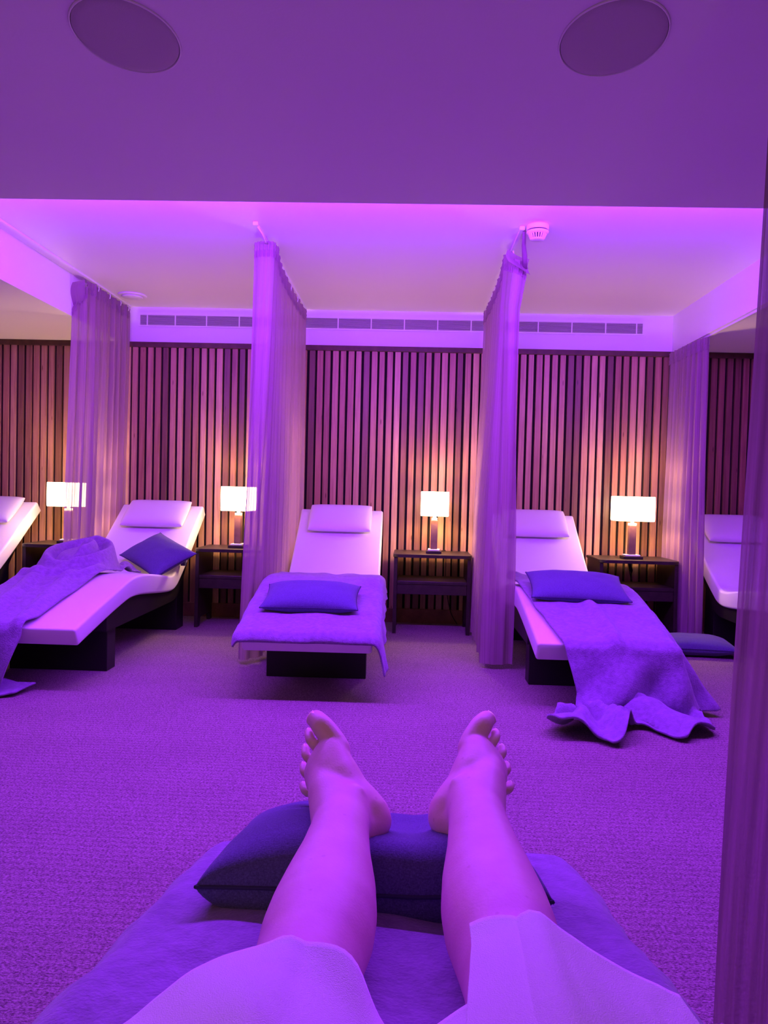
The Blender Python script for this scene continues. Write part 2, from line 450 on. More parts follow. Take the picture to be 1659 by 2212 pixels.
# ---------------------------------------------------------------- curtains
def plan_len(pl):
    L = [0]
    for a, b_ in zip(pl, pl[1:]): L.append(L[-1] + (Vector(b_) - Vector(a)).length)
    return L
def plan_at(pl, L, s):
    s *= L[-1]
    for i in range(len(pl) - 1):
        if s <= L[i + 1] or i == len(pl) - 2:
            t = (s - L[i]) / max(1e-6, L[i + 1] - L[i])
            return Vector(pl[i]).lerp(Vector(pl[i + 1]), t)

def curtain(label, top, bot, ztop, zbot, folds, amp_t, amp_b, seed, m=None, bulge=None, nu=260, nv=60, head=0.085, flap=None, loc=(0, 0, 0)):
    m = m or M_sheer
    top = [tuple(p) for p in crom(top, 6)]; bot = [tuple(p) for p in crom(bot, 6)]
    Lt, Lb = plan_len(top), plan_len(bot)
    rnd = random.Random(seed)
    ph = [rnd.uniform(0, 6.28) for _ in range(6)]
    root = thing('curtain', label, 'curtain', loc)
    def pos(u, v, off=0.0, ripple=1.0):
        """v: 0 top .. 1 bottom"""
        w = sstep(0.0, 1.0, v) * 0.6 + v * 0.4
        def P(uu):
            return plan_at(top, Lt, max(0, min(1, uu))).lerp(plan_at(bot, Lb, max(0, min(1, uu))), w)
        p = P(u); d = P(u + .01) - P(u - .01)
        n = Vector((d.y, -d.x)); n = n.normalized() if n.length > 1e-9 else Vector((1, 0))
        a = lerp(amp_t, amp_b, min(1, v * 1.6))
        uu = u + .012 * math.sin(3 * v + ph[4]) * v
        fz = folds * (1 + .25 * math.sin(2 * PI * u * 1.3 + ph[3]))
        s = math.sin(2 * PI * folds * uu + ph[0]) + .55 * math.sin(2 * PI * folds * 1.83 * uu + ph[1] + v * .8) + .35 * math.sin(2 * PI * folds * .47 * uu + ph[2] - v)
        p = p + n * (a * s * ripple / 1.4 + off)
        z = lerp(ztop, zbot, v)
        if bulge: p = p + Vector(bulge(u, v))
        dz = flap(u, v) if flap else (0, 0, 0)
        return Vector((p.x + dz[0], p.y + dz[1], z + dz[2]))
    H = ztop - zbot; vh = head / H
    vs, fs, uv = [], [], []
    for j in range(nv + 1):
        v = (j / nv) ** 1.15 * (1 - vh * .55) + vh * .55
        for i in range(nu + 1):
            u = i / nu
            vs.append(pos(u, v)); uv.append((u * Lb[-1] * 1.5, v * H))
    for j in range(nv):
        for i in range(nu):
            a = j * (nu + 1) + i; fs.append((a, a + 1, a + nu + 2, a + nu + 1))
    obj('fabric', vs, fs, m, root, uvs=uv)
    # gathered heading band
    vs, fs, uv = [], [], []
    nh = 6; nu2 = 520
    for j in range(nh + 1):
        v = j / nh * vh
        for i in range(nu2 + 1):
            u = i / nu2
            pl = .0045 * math.sin(2 * PI * u * Lt[-1] / .021)
            vs.append(pos(u, v, pl + .003 * (1 if j % 2 else -1) * .5)); uv.append((u * Lt[-1] * 4, v * H))
    for j in range(nh):
        for i in range(nu2):
            a = j * (nu2 + 1) + i; fs.append((a, a + 1, a + nu2 + 2, a + nu2 + 1))
    obj('heading_tape', vs, fs, M_head, root, uvs=uv)
    # glider hooks up to the rail
    return root, pos

def hooks(root, pts):
    for (x, y, z0, z1) in pts:
        tube('hook', [(x, y, z0), (x + .004, y, lerp(z0, z1, .5)), (x, y, z1)], .004, M_white, root, n=6)

# left curtain, its front heading corner fallen off the gliders
c1, p1 = curtain('gathered sheer curtain between the two left loungers, its heading corner hanging loose',
        [(-2.225, 4.97), (-2.185, 4.985), (-2.155, 5.06), (-2.16, 5.45), (-2.155, 5.79)],
        [(-2.27, 5.00), (-2.235, 5.0), (-2.215, 5.08), (-2.21, 5.4), (-2.205, 5.79)], ZR - .02, .03, 9, .014, .034, 3,
        flap=lambda u, v: (0, 0, -.20 * max(0, 1 - u / .14) ** 1.2 * max(0, 1 - v / .25)))
hooks(c1, [(-2.15, y, ZR - .05, ZR - .012) for y in (5.2, 5.4, 5.6, 5.76)])
vs, fs = [], []
for j in range(17):
    for i in range(17):
        a, b_ = i / 16, j / 16
        x = lerp(-2.150, lerp(-2.315, -2.295, b_), a) + .02 * math.sin(PI * a) * (b_ - .4)
        z = lerp(lerp(2.325, 2.20, b_), lerp(2.335, 2.10, b_), a) - .03 * math.sin(PI * a) * (1 - b_)
        vs.append((x, 4.985 - .055 * math.sin(PI * a) * math.sin(PI * (.15 + b_ * .85)) + .02 * a, z))
for j in range(16):
    for i in range(16):
        k = j * 17 + i; fs.append((k, k + 1, k + 18, k + 17))
obj('loose_corner', vs, fs, M_head, c1, uvs=[(v[0] * 4, v[2]) for v in vs])
# curtain left of the middle lounger
c2, p2 = curtain('tall sheer curtain hanging just left of the middle lounger',
        [(-0.885, 4.20), (-0.845, 4.185), (-0.785, 4.19), (-0.765, 4.26), (-0.805, 4.6), (-0.822, 5.2), (-0.815, 5.79)],
        [(-0.955, 4.30), (-0.93, 4.26), (-0.86, 4.30), (-0.835, 4.42), (-0.84, 4.8), (-0.835, 5.3), (-0.815, 5.79)], ZR - .018, .03, 12, .008, .020, 5)
hooks(c2, [(-0.82, y, ZR - .05, ZR - .012) for y in (4.20, 4.5, 4.8, 5.1, 5.4, 5.7)])
tube('loose_strap', [(-0.815, 3.965, ZR - .014), (-0.80, 4.02, ZR - .035), (-0.80, 4.10, ZR - .045), (-0.815, 4.18, ZR - .03)], .004, M_white, c2, n=6)
# curtain right of the middle lounger
def flap3(u, v):
    k = max(0, 1 - u / .16); top = max(0, 1 - v / .12)
    return (.035 * k * top, 0, -.12 * k ** 1.2 * (1 - v) ** 4)
c3, p3 = curtain('tall sheer curtain hanging between the smoke detector and the right table lamp',
        [(0.575, 4.19), (0.55, 4.165), (0.50, 4.18), (0.49, 4.28), (0.515, 4.6), (0.53, 5.2), (0.52, 5.79)],
        [(0.595, 4.33), (0.56, 4.36), (0.50, 4.33), (0.45, 4.36), (0.455, 4.62), (0.465, 5.15), (0.475, 5.79)], ZR - .018, .03, 12, .008, .022, 8, flap=flap3)
hooks(c3, [(0.535, y, ZR - .05, ZR - .012) for y in (4.3, 4.6, 4.9, 5.2, 5.5, 5.75)])
tube('loose_strap', [(0.55, 3.98, ZR - .014), (0.56, 4.06, ZR - .06), (0.575, 4.12, ZR - .10), (0.585, 4.17, ZR - .15)], [.008, .011, .014, .012], M_head, c3, n=8)
vs, fs = [], []
for j in range(15):
    for i in range(15):
        a, b_ = i / 14, j / 14
        x = lerp(.495, .612, a) - .012 * math.sin(PI * b_)
        z = lerp(lerp(2.315, 2.235, b_), lerp(2.262, 2.165, b_), a) - .012 * math.sin(PI * a)
        vs.append((x, 4.165 + .045 * (1 - b_) - .035 * math.sin(PI * a) * b_ - .01, z))
for j in range(14):
    for i in range(14):
        k = j * 15 + i; fs.append((k, k + 1, k + 16, k + 15))
obj('loose_corner', vs, fs, M_head, c3, uvs=[(v[0] * 4, v[2]) for v in vs])
# right curtain under the lower edge
c4, p4 = curtain('sheer curtain hanging behind the right side table, lit warm on its left edge',
        [(1.95, 5.17), (1.915, 5.19), (1.91, 5.3), (1.90, 5.55), (1.895, 5.79)],
        [(1.965, 5.18), (1.93, 5.16), (1.905, 5.25), (1.895, 5.5), (1.875, 5.79)], ZC - .02, .03, 8, .010, .022, 11)
hooks(c4, [(1.94, y, ZC - .05, ZC - .012) for y in (5.2, 5.4, 5.6, 5.76)])
# nearest curtain at the right edge of the picture
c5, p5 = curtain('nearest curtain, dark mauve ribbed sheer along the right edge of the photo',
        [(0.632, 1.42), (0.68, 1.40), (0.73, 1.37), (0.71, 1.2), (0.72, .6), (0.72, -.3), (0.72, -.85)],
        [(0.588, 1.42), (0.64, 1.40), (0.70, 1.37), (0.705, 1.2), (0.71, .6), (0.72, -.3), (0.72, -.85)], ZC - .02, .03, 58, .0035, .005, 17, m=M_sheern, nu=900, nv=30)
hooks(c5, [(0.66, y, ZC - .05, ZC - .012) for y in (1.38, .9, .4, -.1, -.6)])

# ---------------------------------------------------------------- loungers
TOPP = [(0.0, .315), (.22, .365), (.47, .418), (.66, .458), (.76, .472), (.86, .474), (1.0, .465), (1.25, .432), (1.42, .405), (1.50, .408), (1.58, .445), (1.80, .580), (2.19, .842)]
BOTP = [(.045, .230), (.24, .272), (.46, .318), (.64, .350), (.74, .360), (.86, .358), (1.0, .345), (1.25, .318), (1.44, .303), (1.545, .315), (1.64, .360), (1.86, .497), (2.255, .770)]
tops = crom(TOPP, 5); bots = crom(BOTP, 5)
TOPL = [(p.x, p.y) for p in tops]
def ztop(y): return interp(TOPL, y)
BOTL = [(p.x, p.y) for p in bots]
def zbotm(y): return interp(BOTL, y)
LW = 0.305

def rrect(hw, r, n=4):
    """rounded rectangle in (a in [-hw,hw], b in [0,1]) space; returns list of (a, b, corner offsets)"""
    out = []
    for (sx, sb) in ((1, 0), (1, 1), (-1, 1), (-1, 0)):
        cs = {(1, 0): (-90, 0), (1, 1): (0, 90), (-1, 1): (90, 180), (-1, 0): (180, 270)}[(sx, sb)]
        for k in range(n + 1):
            an = R(lerp(cs[0], cs[1], k / n))
            out.append((sx * (hw - r) + r * math.cos(an), sb, r * math.sin(an), sb))
    return out

def slab(name, tops_, bots_, hw, r, m, parent, cap=0.014):
    vs, fs = [], []
    S = []
    n = len(tops_)
    stations = [(0, -1, .55), (0, -.4, .88)] + [(i, 0, 1.0) for i in range(n)] + [(n - 1, .4, .88), (n - 1, 1, .55)]
    for (i, push, sc) in stations:
        t, b_ = tops_[i], bots_[i]
        j0, j1 = max(0, i - 1), min(n - 1, i + 1)
        dirv = ((tops_[j1] - tops_[j0]) + (bots_[j1] - bots_[j0])).normalized()
        up = (t - b_); th = up.length; up = up / th
        off = dirv * push * cap * 0.0
        rr = min(r, th * .45)
        ins = cap * (1 - sc) * 1.1
        ring = []
        for (a, sb, db, _) in rrect(hw - ins, rr):
            h = (rr + db) if sb == 0 else (th - rr + db)
            h = min(max(h, ins), th - ins)
            p = b_ + up * h + dirv * push * cap * .5
            ring.append(len(vs)); vs.append((a, p.x, p.y))
        S.append(ring)
    m_ = len(S[0])
    for A, B in zip(S, S[1:]):
        for k in range(m_):
            fs.append((A[k], A[(k + 1) % m_], B[(k + 1) % m_], B[k]))
    fs.append(tuple(S[0])[::-1]); fs.append(tuple(S[-1]))
    return obj(name, vs, fs, m, parent)

def make_lounger(label, group):
    root = thing('lounger', label, 'lounger', (0, 0, 0), 0, group)
    slab('mattress', tops, bots, LW, .016, M_vinyl, root)
    # black carrier under the mattress
    i0, i1 = 9, len(bots) - 3
    tp = [Vector((p.x, p.y - .001)) for p in bots[i0:i1]]
    bt = []
    for p in bots[i0:i1]:
        zb = .225 if p.x < 1.50 else lerp(.225, p.y - .022, sstep(1.50, 1.95, p.x))
        bt.append(Vector((p.x - .0, min(zb, p.y - .02))))
    vs, fs = [], []
    hw = .285
    for a, b_ in zip(tp, bt):
        vs += [(-hw, a.x, a.y), (hw, a.x, a.y), (hw, b_.x, b_.y), (-hw, b_.x, b_.y)]
    for k in range(len(tp) - 1):
        for q in range(4):
            q2 = (q + 1) % 4; fs.append((4 * k + q, 4 * k + q2, 4 * k + 4 + q2, 4 * k + 4 + q))
    fs.append((0, 1, 2, 3)); e = 4 * (len(tp) - 1); fs.append((e + 3, e + 2, e + 1, e))
    obj('deck', vs, fs, M_black, root, smooth=False)
    box('plinth', -.263, .263, .485, .60, 0, .30, M_black, root, r=.003)
    box('plinth', -.263, .263, 1.70, 1.86, 0, .40, M_black, root, r=.003)
    # head pillow strapped over the top of the backrest
    sl = math.atan2(.842 - .580, 2.19 - 1.80)
    vs, fs = [], []
    nx, ny = 22, 14
    def pp(u, v, s):
        ex = (1 - abs(u) ** 6) * (1 - abs(v) ** 4)
        h = .040 + .034 * max(0, ex) ** .5
        x = u * .228 * (1 - .02 * (abs(v) ** 3)); l = v * .150
        hh = .042 + s * (h - .040 + .004)
        return Vector((x, 2.065 + l * math.cos(sl) - hh * math.sin(sl), ztop(2.065) - .004 + l * math.sin(sl) + hh * math.cos(sl)))
    idx = {}
    for s in (1, -1):
        for j in range(ny + 1):
            for i in range(nx + 1):
                u = math.sin((i / nx * 2 - 1) * PI / 2); v = math.sin((j / ny * 2 - 1) * PI / 2)
                idx[(s, i, j)] = len(vs); vs.append(pp(u, v, s))
    for s in (1, -1):
        for j in range(ny):
            for i in range(nx):
                q = [idx[(s, i, j)], idx[(s, i + 1, j)], idx[(s, i + 1, j + 1)], idx[(s, i, j + 1)]]
                fs.append(tuple(q) if s == 1 else tuple(q[::-1]))
    edge = [(i, 0) for i in range(nx)] + [(nx, j) for j in range(ny)] + [(i, ny) for i in range(nx, 0, -1)] + [(0, j) for j in range(ny, 0, -1)]
    for a, b_ in zip(edge, edge[1:] + edge[:1]):
        fs.append((idx[(1, *a)], idx[(-1, *a)], idx[(-1, *b_)], idx[(1, *b_)]))
    obj('head_pillow', vs, fs, M_vinyl, root)
    return root

G = 'white loungers'
L3 = make_lounger('middle white lounger facing the camera with a blanket spread over its foot half', G)
L3.location = (-0.462, 3.54, 0); L3.rotation_euler = (0, 0, R(1.0))
L2 = dup(L3, (-1.847, 3.525, 0), 0, 'white lounger left of the middle with a bunched blanket and tilted cushion on it', G)
L4 = dup(L3, (0.910, 3.54, 0), 0, 'white lounger with a blanket sliding off its foot onto the carpet', G)
L1 = dup(L3, (-3.10, 3.50, 0), R(0.0), 'white lounger at the far left, only its lit head corner in view', G)
L5 = dup(L3, (2.335, 3.54, 0), R(0.0), 'white lounger at the far right, bare, behind the floor cushion', G)
MEX, MEY = -0.02, 1.405
L6 = dup(L3, (MEX, MEY, 0), PI, 'nearest lounger under the reclining person, covered by a blanket', G)
box('hand_control', .315, .345, 1.60, 1.64, .455, .52, M_cushd, L2, r=.004)
box('bracket', .335, .350, 1.64, 1.65, .49, .525, M_white, L2, r=.003)

# ---------------------------------------------------------------- bedside tables and lamps
def make_table(label):
    t = thing('side_table', label, 'side table', (0, 0, 0), 0, 'dark side tables')
    w2 = .275
    bm = bmesh.new(); n = 8
    pts = [(-w2 + .0, .42), (w2, .42)]
    for k in range(n + 1): a = R(lerp(0, -90, k / n)); pts.append((w2 - .05 + .05 * math.cos(a), .05 + .05 * math.sin(a)))
    for k in range(n + 1): a = R(lerp(-90, -180, k / n)); pts.append((-w2 + .05 + .05 * math.cos(a), .05 + .05 * math.sin(a)))
    lo = [bm.verts.new((x, y, .535)) for x, y in pts]; hi = [bm.verts.new((x, y, .557)) for x, y in pts]
    bm.faces.new(hi); bm.faces.new(lo[::-1])
    for k in range(len(pts)): bm.faces.new((lo[k], lo[(k + 1) % len(pts)], hi[(k + 1) % len(pts)], hi[k]))
    bmesh.ops.bevel(bm, geom=[e for e in bm.edges if abs(e.verts[0].co.z - e.verts[1].co.z) < 1e-6], offset=.003, segments=1, affect='EDGES')
    bobj('table_top', bm, M_wenge, t)
    for s in (-1, 1):
        bm = bmesh.new()
        x0, x1 = (-w2 + .006, -w2 + .030) if s < 0 else (w2 - .030, w2 - .006)
        prof = [(.03, .535), (.03, .30), (.02, .0), (.075, .0), (.10, .06), (.33, .06), (.36, .0), (.41, .0), (.41, .535)]
        A = [bm.verts.new((x0, y, z)) for y, z in prof]; B = [bm.verts.new((x1, y, z)) for y, z in prof]
        bm.faces.new(A[::-1]); bm.faces.new(B)
        for k in range(len(prof)): bm.faces.new((A[k], A[(k + 1) % len(prof)], B[(k + 1) % len(prof)], B[k]))
        bobj('side_panel', bm, M_wenge, t)
    box('shelf', -w2 + .0305, w2 - .0305, .035, .405, .345, .368, M_wenge, t, r=.002)
    box('apron', -w2 + .0305, w2 - .0305, .04, .058, .275, .3445, M_wenge, t, r=.002)
    return t
T3 = make_table('dark side table right of the middle lounger, under a narrow lamp')
T3.location = (0.172, 5.335, 0)
T2 = dup(T3, (-1.228, 5.335, 0), 0, 'dark side table half hidden by the curtain left of the middle lounger')
T4 = dup(T3, (1.60, 5.335, 0), 0, 'dark side table by the right curtain with a dangling cord switch below')
T1 = dup(T3, (-2.47, 5.335, 0), 0, 'dark side table at the far left, mostly behind the left curtain')

def make_lamp(label):
    t = thing('table_lamp', label, 'lamp', (0, 0, 0), 0, 'lit table lamps')
    z = 0.0
    # base
    box('base', -.068, .068, -.055, .055, 0, .020, M_wenge, t, r=.003)
    box('base_plate', -.052, .052, -.042, .042, .0202, .030, M_white, t, r=.003)
    box('column', -.024, .024, -.024, .024, .0302, .235, M_col, t, r=.003)
    box('neck', -.026, .026, -.020, .020, .2352, .252, M_neck, t, r=.004)
    lathe('stem', [(.012, .2521), (.012, .2700)], M_neck, t, n=16)
    # rounded-rectangle shade, open at top and bottom
    hx, hy, rr = .1315, .098, .022
    def ring(sc, z, bw=0.0):
        out = []
        for (cx, cy, a0) in ((hx - rr, hy - rr, 0), (-hx + rr, hy - rr, 90), (-hx + rr, -hy + rr, 180), (hx - rr, -hy + rr, 270)):
            for k in range(6):
                a = R(a0 + 90 * k / 5)
                out.append(((cx + rr * math.cos(a)) * sc, (cy + rr * math.sin(a)) * sc, z))
        return out
    vs, fs = [], []
    rings = [ring(.985, .268), ring(1.0, .276), ring(1.004, .35), ring(1.0, .432), ring(.985, .440), ring(.955, .438), ring(.955, .270)]
    n = len(rings[0])
    for r_ in rings: vs += r_
    for i in range(len(rings)):
        i2 = (i + 1) % len(rings)
        for k in range(n): fs.append((i * n + k, i * n + (k + 1) % n, i2 * n + (k + 1) % n, i2 * n + k))
    obj('shade', vs, fs, M_shade, t)
    return t
def lamp_or_fill_light(x, y, z, p):
    l = bpy.data.lights.new('bulb_or_fill', 'POINT'); l.energy = p; l.color = (1.0, .60, .27); l.shadow_soft_size = .03
    o = bpy.data.objects.new('bulb_or_fill', l); link(o); o.location = (x, y, z)
LAMPS = [(-2.470, 5.50, 12), (-1.232, 5.52, 86), (0.183, 5.51, 88), (1.582, 5.50, 2)]
LABS = ['lit table lamp at the far left with a shade corner facing forward', 'lit table lamp showing partly through the curtain left of the middle lounger',
        'lit table lamp with narrow shade face, right of the middle lounger', 'lit table lamp with wide shade face, nearest the right curtain']
BULB = 12.0
lamp0 = make_lamp(LABS[2])
for k, (x, y, a) in enumerate(LAMPS):
    if k == 2: lamp0.location = (x, y, .5575); lamp0.rotation_euler = (0, 0, R(a))
    else: dup(lamp0, (x, y, .5575), R(a), LABS[k])
    lamp_or_fill_light(x, y, .90, BULB)
def cord(lx, ly, pts, sw=None):
    root = [o for o in bpy.data.objects if o.name.startswith('table_lamp') and o.parent is None and abs(o.location.x - lx) < .01][0]
    inv = Matrix.Translation(root.location) @ Matrix.Rotation(root.rotation_euler.z, 4, 'Z')
    inv = inv.inverted()
    c = tube('cord', [inv @ Vector(p) for p in crom(pts, 6)], .003, M_black, root, n=6)
    if sw:
        s = tube('cord_switch', [inv @ Vector(p) for p in sw], [.004, .011, .013, .011, .004], M_black, c, n=10)
cord(1.582, 5.50, [(1.60, 5.56, .565), (1.625, 5.66, .562), (1.64, 5.77, .556), (1.645, 5.785, .50), (1.665, 5.785, .40), (1.70, 5.78, .26), (1.72, 5.79, .03)],
     [(1.648, 5.783, .515), (1.652, 5.783, .500), (1.660, 5.783, .470), (1.668, 5.783, .445), (1.672, 5.783, .43)])
cord(0.183, 5.51, [(0.20, 5.57, .565), (0.25, 5.68, .562), (0.28, 5.77, .556), (0.285, 5.785, .48), (0.29, 5.785, .30), (0.33, 5.78, .1), (0.38, 5.74, .012)])

# ---------------------------------------------------------------- cushions
def cushion(label, w, d, h, group='dark cushions', puff=.5, seed=1, sag=None, name='cushion'):
    root = thing(name, label, 'cushion', (0, 0, 0), 0, group)
    vs, fs = [], []
    nx, ny = 40, 28
    idx = {}
    edgep = []
    def P(u, v, s):
        e = max(0, (1 - abs(u) ** 2.6)) ** puff * max(0, (1 - abs(v) ** 2.6)) ** puff
        pin = 1 - .07 * (1 - abs(u) ** 2) if abs(v) > 0 else 1
        x = u * w / 2 * (1 - .06 * (1 - v * v) * abs(u) ** 2)
        y = v * d / 2 * (1 - .07 * (1 - u * u) * abs(v) ** 2)
        wr = .004 * nz(u * 3 + seed, v * 3, s) * e
        z = s * (h / 2 * e + wr)
        p = Vector((x, y, z))
        if sag: p = sag(p, u, v, s)
        return p
    for s in (1, -1):
        for j in range(ny + 1):
            for i in range(nx + 1):
                u = math.sin((i / nx * 2 - 1) * PI / 2); v = math.sin((j / ny * 2 - 1) * PI / 2)
                idx[(s, i, j)] = len(vs); vs.append(P(u, v, s))
    for s in (1, -1):
        for j in range(ny):
            for i in range(nx):
                q = [idx[(s, i, j)], idx[(s, i + 1, j)], idx[(s, i + 1, j + 1)], idx[(s, i, j + 1)]]
                fs.append(tuple(q) if s == 1 else tuple(q[::-1]))
    o = obj('cover', vs, fs, M_cush, root)
    bm = bmesh.new(); bm.from_mesh(o.data); bmesh.ops.remove_doubles(bm, verts=bm.verts, dist=1e-5); bmesh.ops.recalc_face_normals(bm, faces=bm.faces); bm.to_mesh(o.data); bm.free()
    loop = [(i / nx * 2 - 1, -1) for i in range(nx)] + [(1, j / ny * 2 - 1) for j in range(ny)] + [(1 - 2 * i / nx, 1) for i in range(nx)] + [(-1, 1 - 2 * j / ny) for j in range(ny)]
    pts = [P(math.sin(a * PI / 2), math.sin(b_ * PI / 2), 1) for a, b_ in loop]
    tube('piping', pts + [pts[0]], .0028, M_cushd, root, n=6)
    return root
def place(o, loc, rot):
    o.location = loc; o.rotation_euler = rot
# on the middle lounger's blanket
c = cushion('dark cushion lying flat on the blanket of the middle lounger', .48, .30, .125, seed=2)
sl = math.atan2(.472 - .365, .76 - .22)
place(c, (-.480, 3.86, .452), (sl + R(4), 0, R(1)))
# on the right lounger
c = cushion('dark cushion propped across the blanket of the lounger by the right curtain pair', .51, .33, .12, seed=5)
place(c, (.905, 4.13, .510), (R(17), R(1), R(-2)))
# on the left lounger, tilted
c = cushion('dark cushion tilted on one corner against the backrest of the left lounger', .46, .32, .12, seed=9)
b0 = Matrix.Rotation(R(30), 4, 'X') @ Matrix.Rotation(R(-8), 4, 'Y') @ Matrix.Rotation(R(-42), 4, 'Z')
c.rotation_euler = b0.to_euler(); c.location = (-1.665, 5.055, .535)
# on the carpet
c = cushion('dark cushion lying on the carpet below the far right lounger', .50, .32, .12, seed=12)
place(c, (1.835, 4.97, .062), (R(2), R(0), R(-6)))
# under the feet
def sagme(p, u, v, s):
    if s > 0:
        for (cx, cy, dd) in ((-.03, .02, .032), (.055, .02, .032)):
            g = math.exp(-((p.x - cx) / .05) ** 2 - ((p.y - cy) / .13) ** 2)
            p.z -= dd * g
    p.z -= .0
    return p
c = cushion('dark woven cushion under the bare feet in the foreground',   .475, .35, .165, seed=15, puff=.38, sag=sagme)
place(c, (-.035, 1.175, .424), (R(-13), R(0), R(0)))

# ---------------------------------------------------------------- blankets
def drape_point(x, y, hang_rip, floor_h, top_z, y0=0.0, y1=2.1, lift=.008):
    """x, y: flat position of a cloth point in lounger coordinates; returns 3D lounger coordinates"""
    cx = max(-LW, min(LW, x)); cy = max(y0, min(y1, y))
    ox, oy = x - cx, y - cy
    L = math.hypot(ox, oy)
    zt = top_z(cy) + lift
    if L < 1e-6: return Vector((x, y, zt)), 0.0, zt
    dx, dy = ox / L, oy / L
    r0 = .018
    arc = r0 * PI / 2
    if L < arc:
        a = L / r0
        return Vector((cx + dx * r0 * math.sin(a), cy + dy * r0 * math.sin(a), zt - r0 * (1 - math.cos(a)))), L, zt
    D = L - arc; H = zt - r0 - .010 - floor_h(x, y)
    s = (cx * 1.0 + cy * 1.0) if True else 0
    w = r0 + hang_rip(cx, cy, D) + .10 * min(D, H)
    if D <= H:
        return Vector((cx + dx * w, cy + dy * w, zt - r0 - D)), L, zt
    E = D - H
    return Vector((cx + dx * (w + E * .8), cy + dy * (w + E * .8), zt - r0 - H)), L, zt

def blanket(label, loc, rotz, xl, xr, q0, q1, wrinkle, rip, floor_h=None, nu=90, nv=120, extra=None, group='fleece blankets', name='blanket', m=None, th=.009, smooth_it=4):
    """rows run from q0 (head side) to q1 (foot side); xl/xr tables give the side edges at each row"""
    floor_h = floor_h or (lambda x, y: 0.0)
    vs, fs = [], []
    for j in range(nv + 1):
        q = lerp(q0, q1, j / nv)
        a, b_ = interp(xl, q), interp(xr, q)
        for i in range(nu + 1):
            x = lerp(a, b_, i / nu)
            yy = q
            p, L, zt = drape_point(x, yy, rip, floor_h, ztop)
            h = wrinkle(x, q)
            if L < .05: p.z += max(0, h)
            if extra: p = extra(p, x, q, L, i / nu, j / nv)
            vs.append(p)
    for j in range(nv):
        for i in range(nu):
            a = j * (nu + 1) + i; fs.append((a, a + 1, a + nu + 2, a + nu + 1))
    o = obj(name, vs, fs, m or M_blanket)
    o.location = loc; o.rotation_euler = (0, 0, rotz)
    tag(o, label, 'blanket', group)
    sm = o.modifiers.new('Smooth', 'SMOOTH'); sm.factor = .5; sm.iterations = smooth_it
    so = o.modifiers.new('Solid', 'SOLIDIFY'); so.thickness = th; so.offset = 1
    return o

# middle lounger: spread flat, ripples down the right side, a corner hanging at the front right
def wr3(x, q):
    return .010 + .012 * nz(x * 5, q * 4, 3) + .008 * nz(x * 11, q * 9, 5) + .012 * math.exp(-((q - 1.27) / .06) ** 2) * (1 + .4 * nz(x * 9, 0, 2))
def rip3(cx, cy, D):
    return .012 + D * (.16 * (math.sin(cy * 26) * .5 + .5) + .05 * math.sin(cy * 57))
o = blanket('purple-grey fleece blanket spread flat over the middle lounger under a cushion', L3.location, R(1.0),
        [(-.06, -.365), (.6, -.35), (1.2, -.33), (1.34, -.34)], [(-.06, .50), (.1, .475), (.5, .41), (.9, .42), (1.34, .345)], 1.34, -.055, wr3, rip3)

# left lounger: pulled to its left side, bunched into a loop on the seat, running down to the carpet
def swirl(x, q):
    h = .010 + .010 * nz(x * 6, q * 5, 8)
    # oval of rolled fabric
    dx, dq = (x + .115) / .165, (q - 1.0) / .25
    r = math.hypot(dx, dq); an = math.atan2(dq, dx)
    tilt = .045 + .135 * max(0, min(1, (dq + 1) / 2)) ** 1.2
    h += tilt * sstep(1.32, .98, r) + .022 * math.exp(-((r - 1.0) / .10) ** 2)
    # the open mouth of the roll: a groove inside the rim and an inner curl
    h -= .075 * math.exp(-((r - .74) / .13) ** 2) * (.45 + .55 * sstep(-.9, .4, math.sin(an)))
    ang = (an - .2 + PI) % (2 * PI) - PI
    h += .05 * math.exp(-((r - .42) / .13) ** 2) * sstep(1.9, 1.1, abs(ang - .2))
    h += .028 * max(0, math.sin(an * 5 + r * 8)) * sstep(1.05, 1.3, r) * sstep(2.0, 1.5, r)
    # running folds towards the foot
    k = sstep(.95, .55, q)
    h += k * .028 * max(0, math.sin((x + .1 * q) * 34)) 
    h += .03 * math.exp(-((q - 1.34) / .07) ** 2) * (1 + math.sin(x * 40))
    return h
def rip2(cx, cy, D): return .015 + D * .14 * (math.sin((cx - cy) * 22) + .5)
def ex2(p, x, q, L, u, v):
    if q < -.30 and p.z < .09:   # the end lies folded back on the carpet
        t = sstep(-.30, -.60, q)
        p.y = lerp(p.y, lerp(-.10, .07, t), sstep(-.30, -.36, q))
        p.z += t * (.018 + .020 * max(0, math.sin(x * 16 + q * 5))) + .012 * sstep(-.3, -.4, q)
    return p
blanket('purple-grey blanket bunched in a loop on the left lounger, trailing off its foot', L2.location, 0,
        [(-.62, -.42), (-.2, -.80), (.35, -.78), (.72, -.36), (.85, -.31), (1.2, -.30), (1.40, -.16)],
        [(-.62, .09), (-.40, .05), (-.33, -.03), (-.15, .035), (-.05, .07), (.1, .085), (.5, .10), (.9, .12), (1.25, .15), (1.40, .12)], 1.40, -.60, swirl, rip2, nu=130, nv=240, extra=ex2, smooth_it=3)

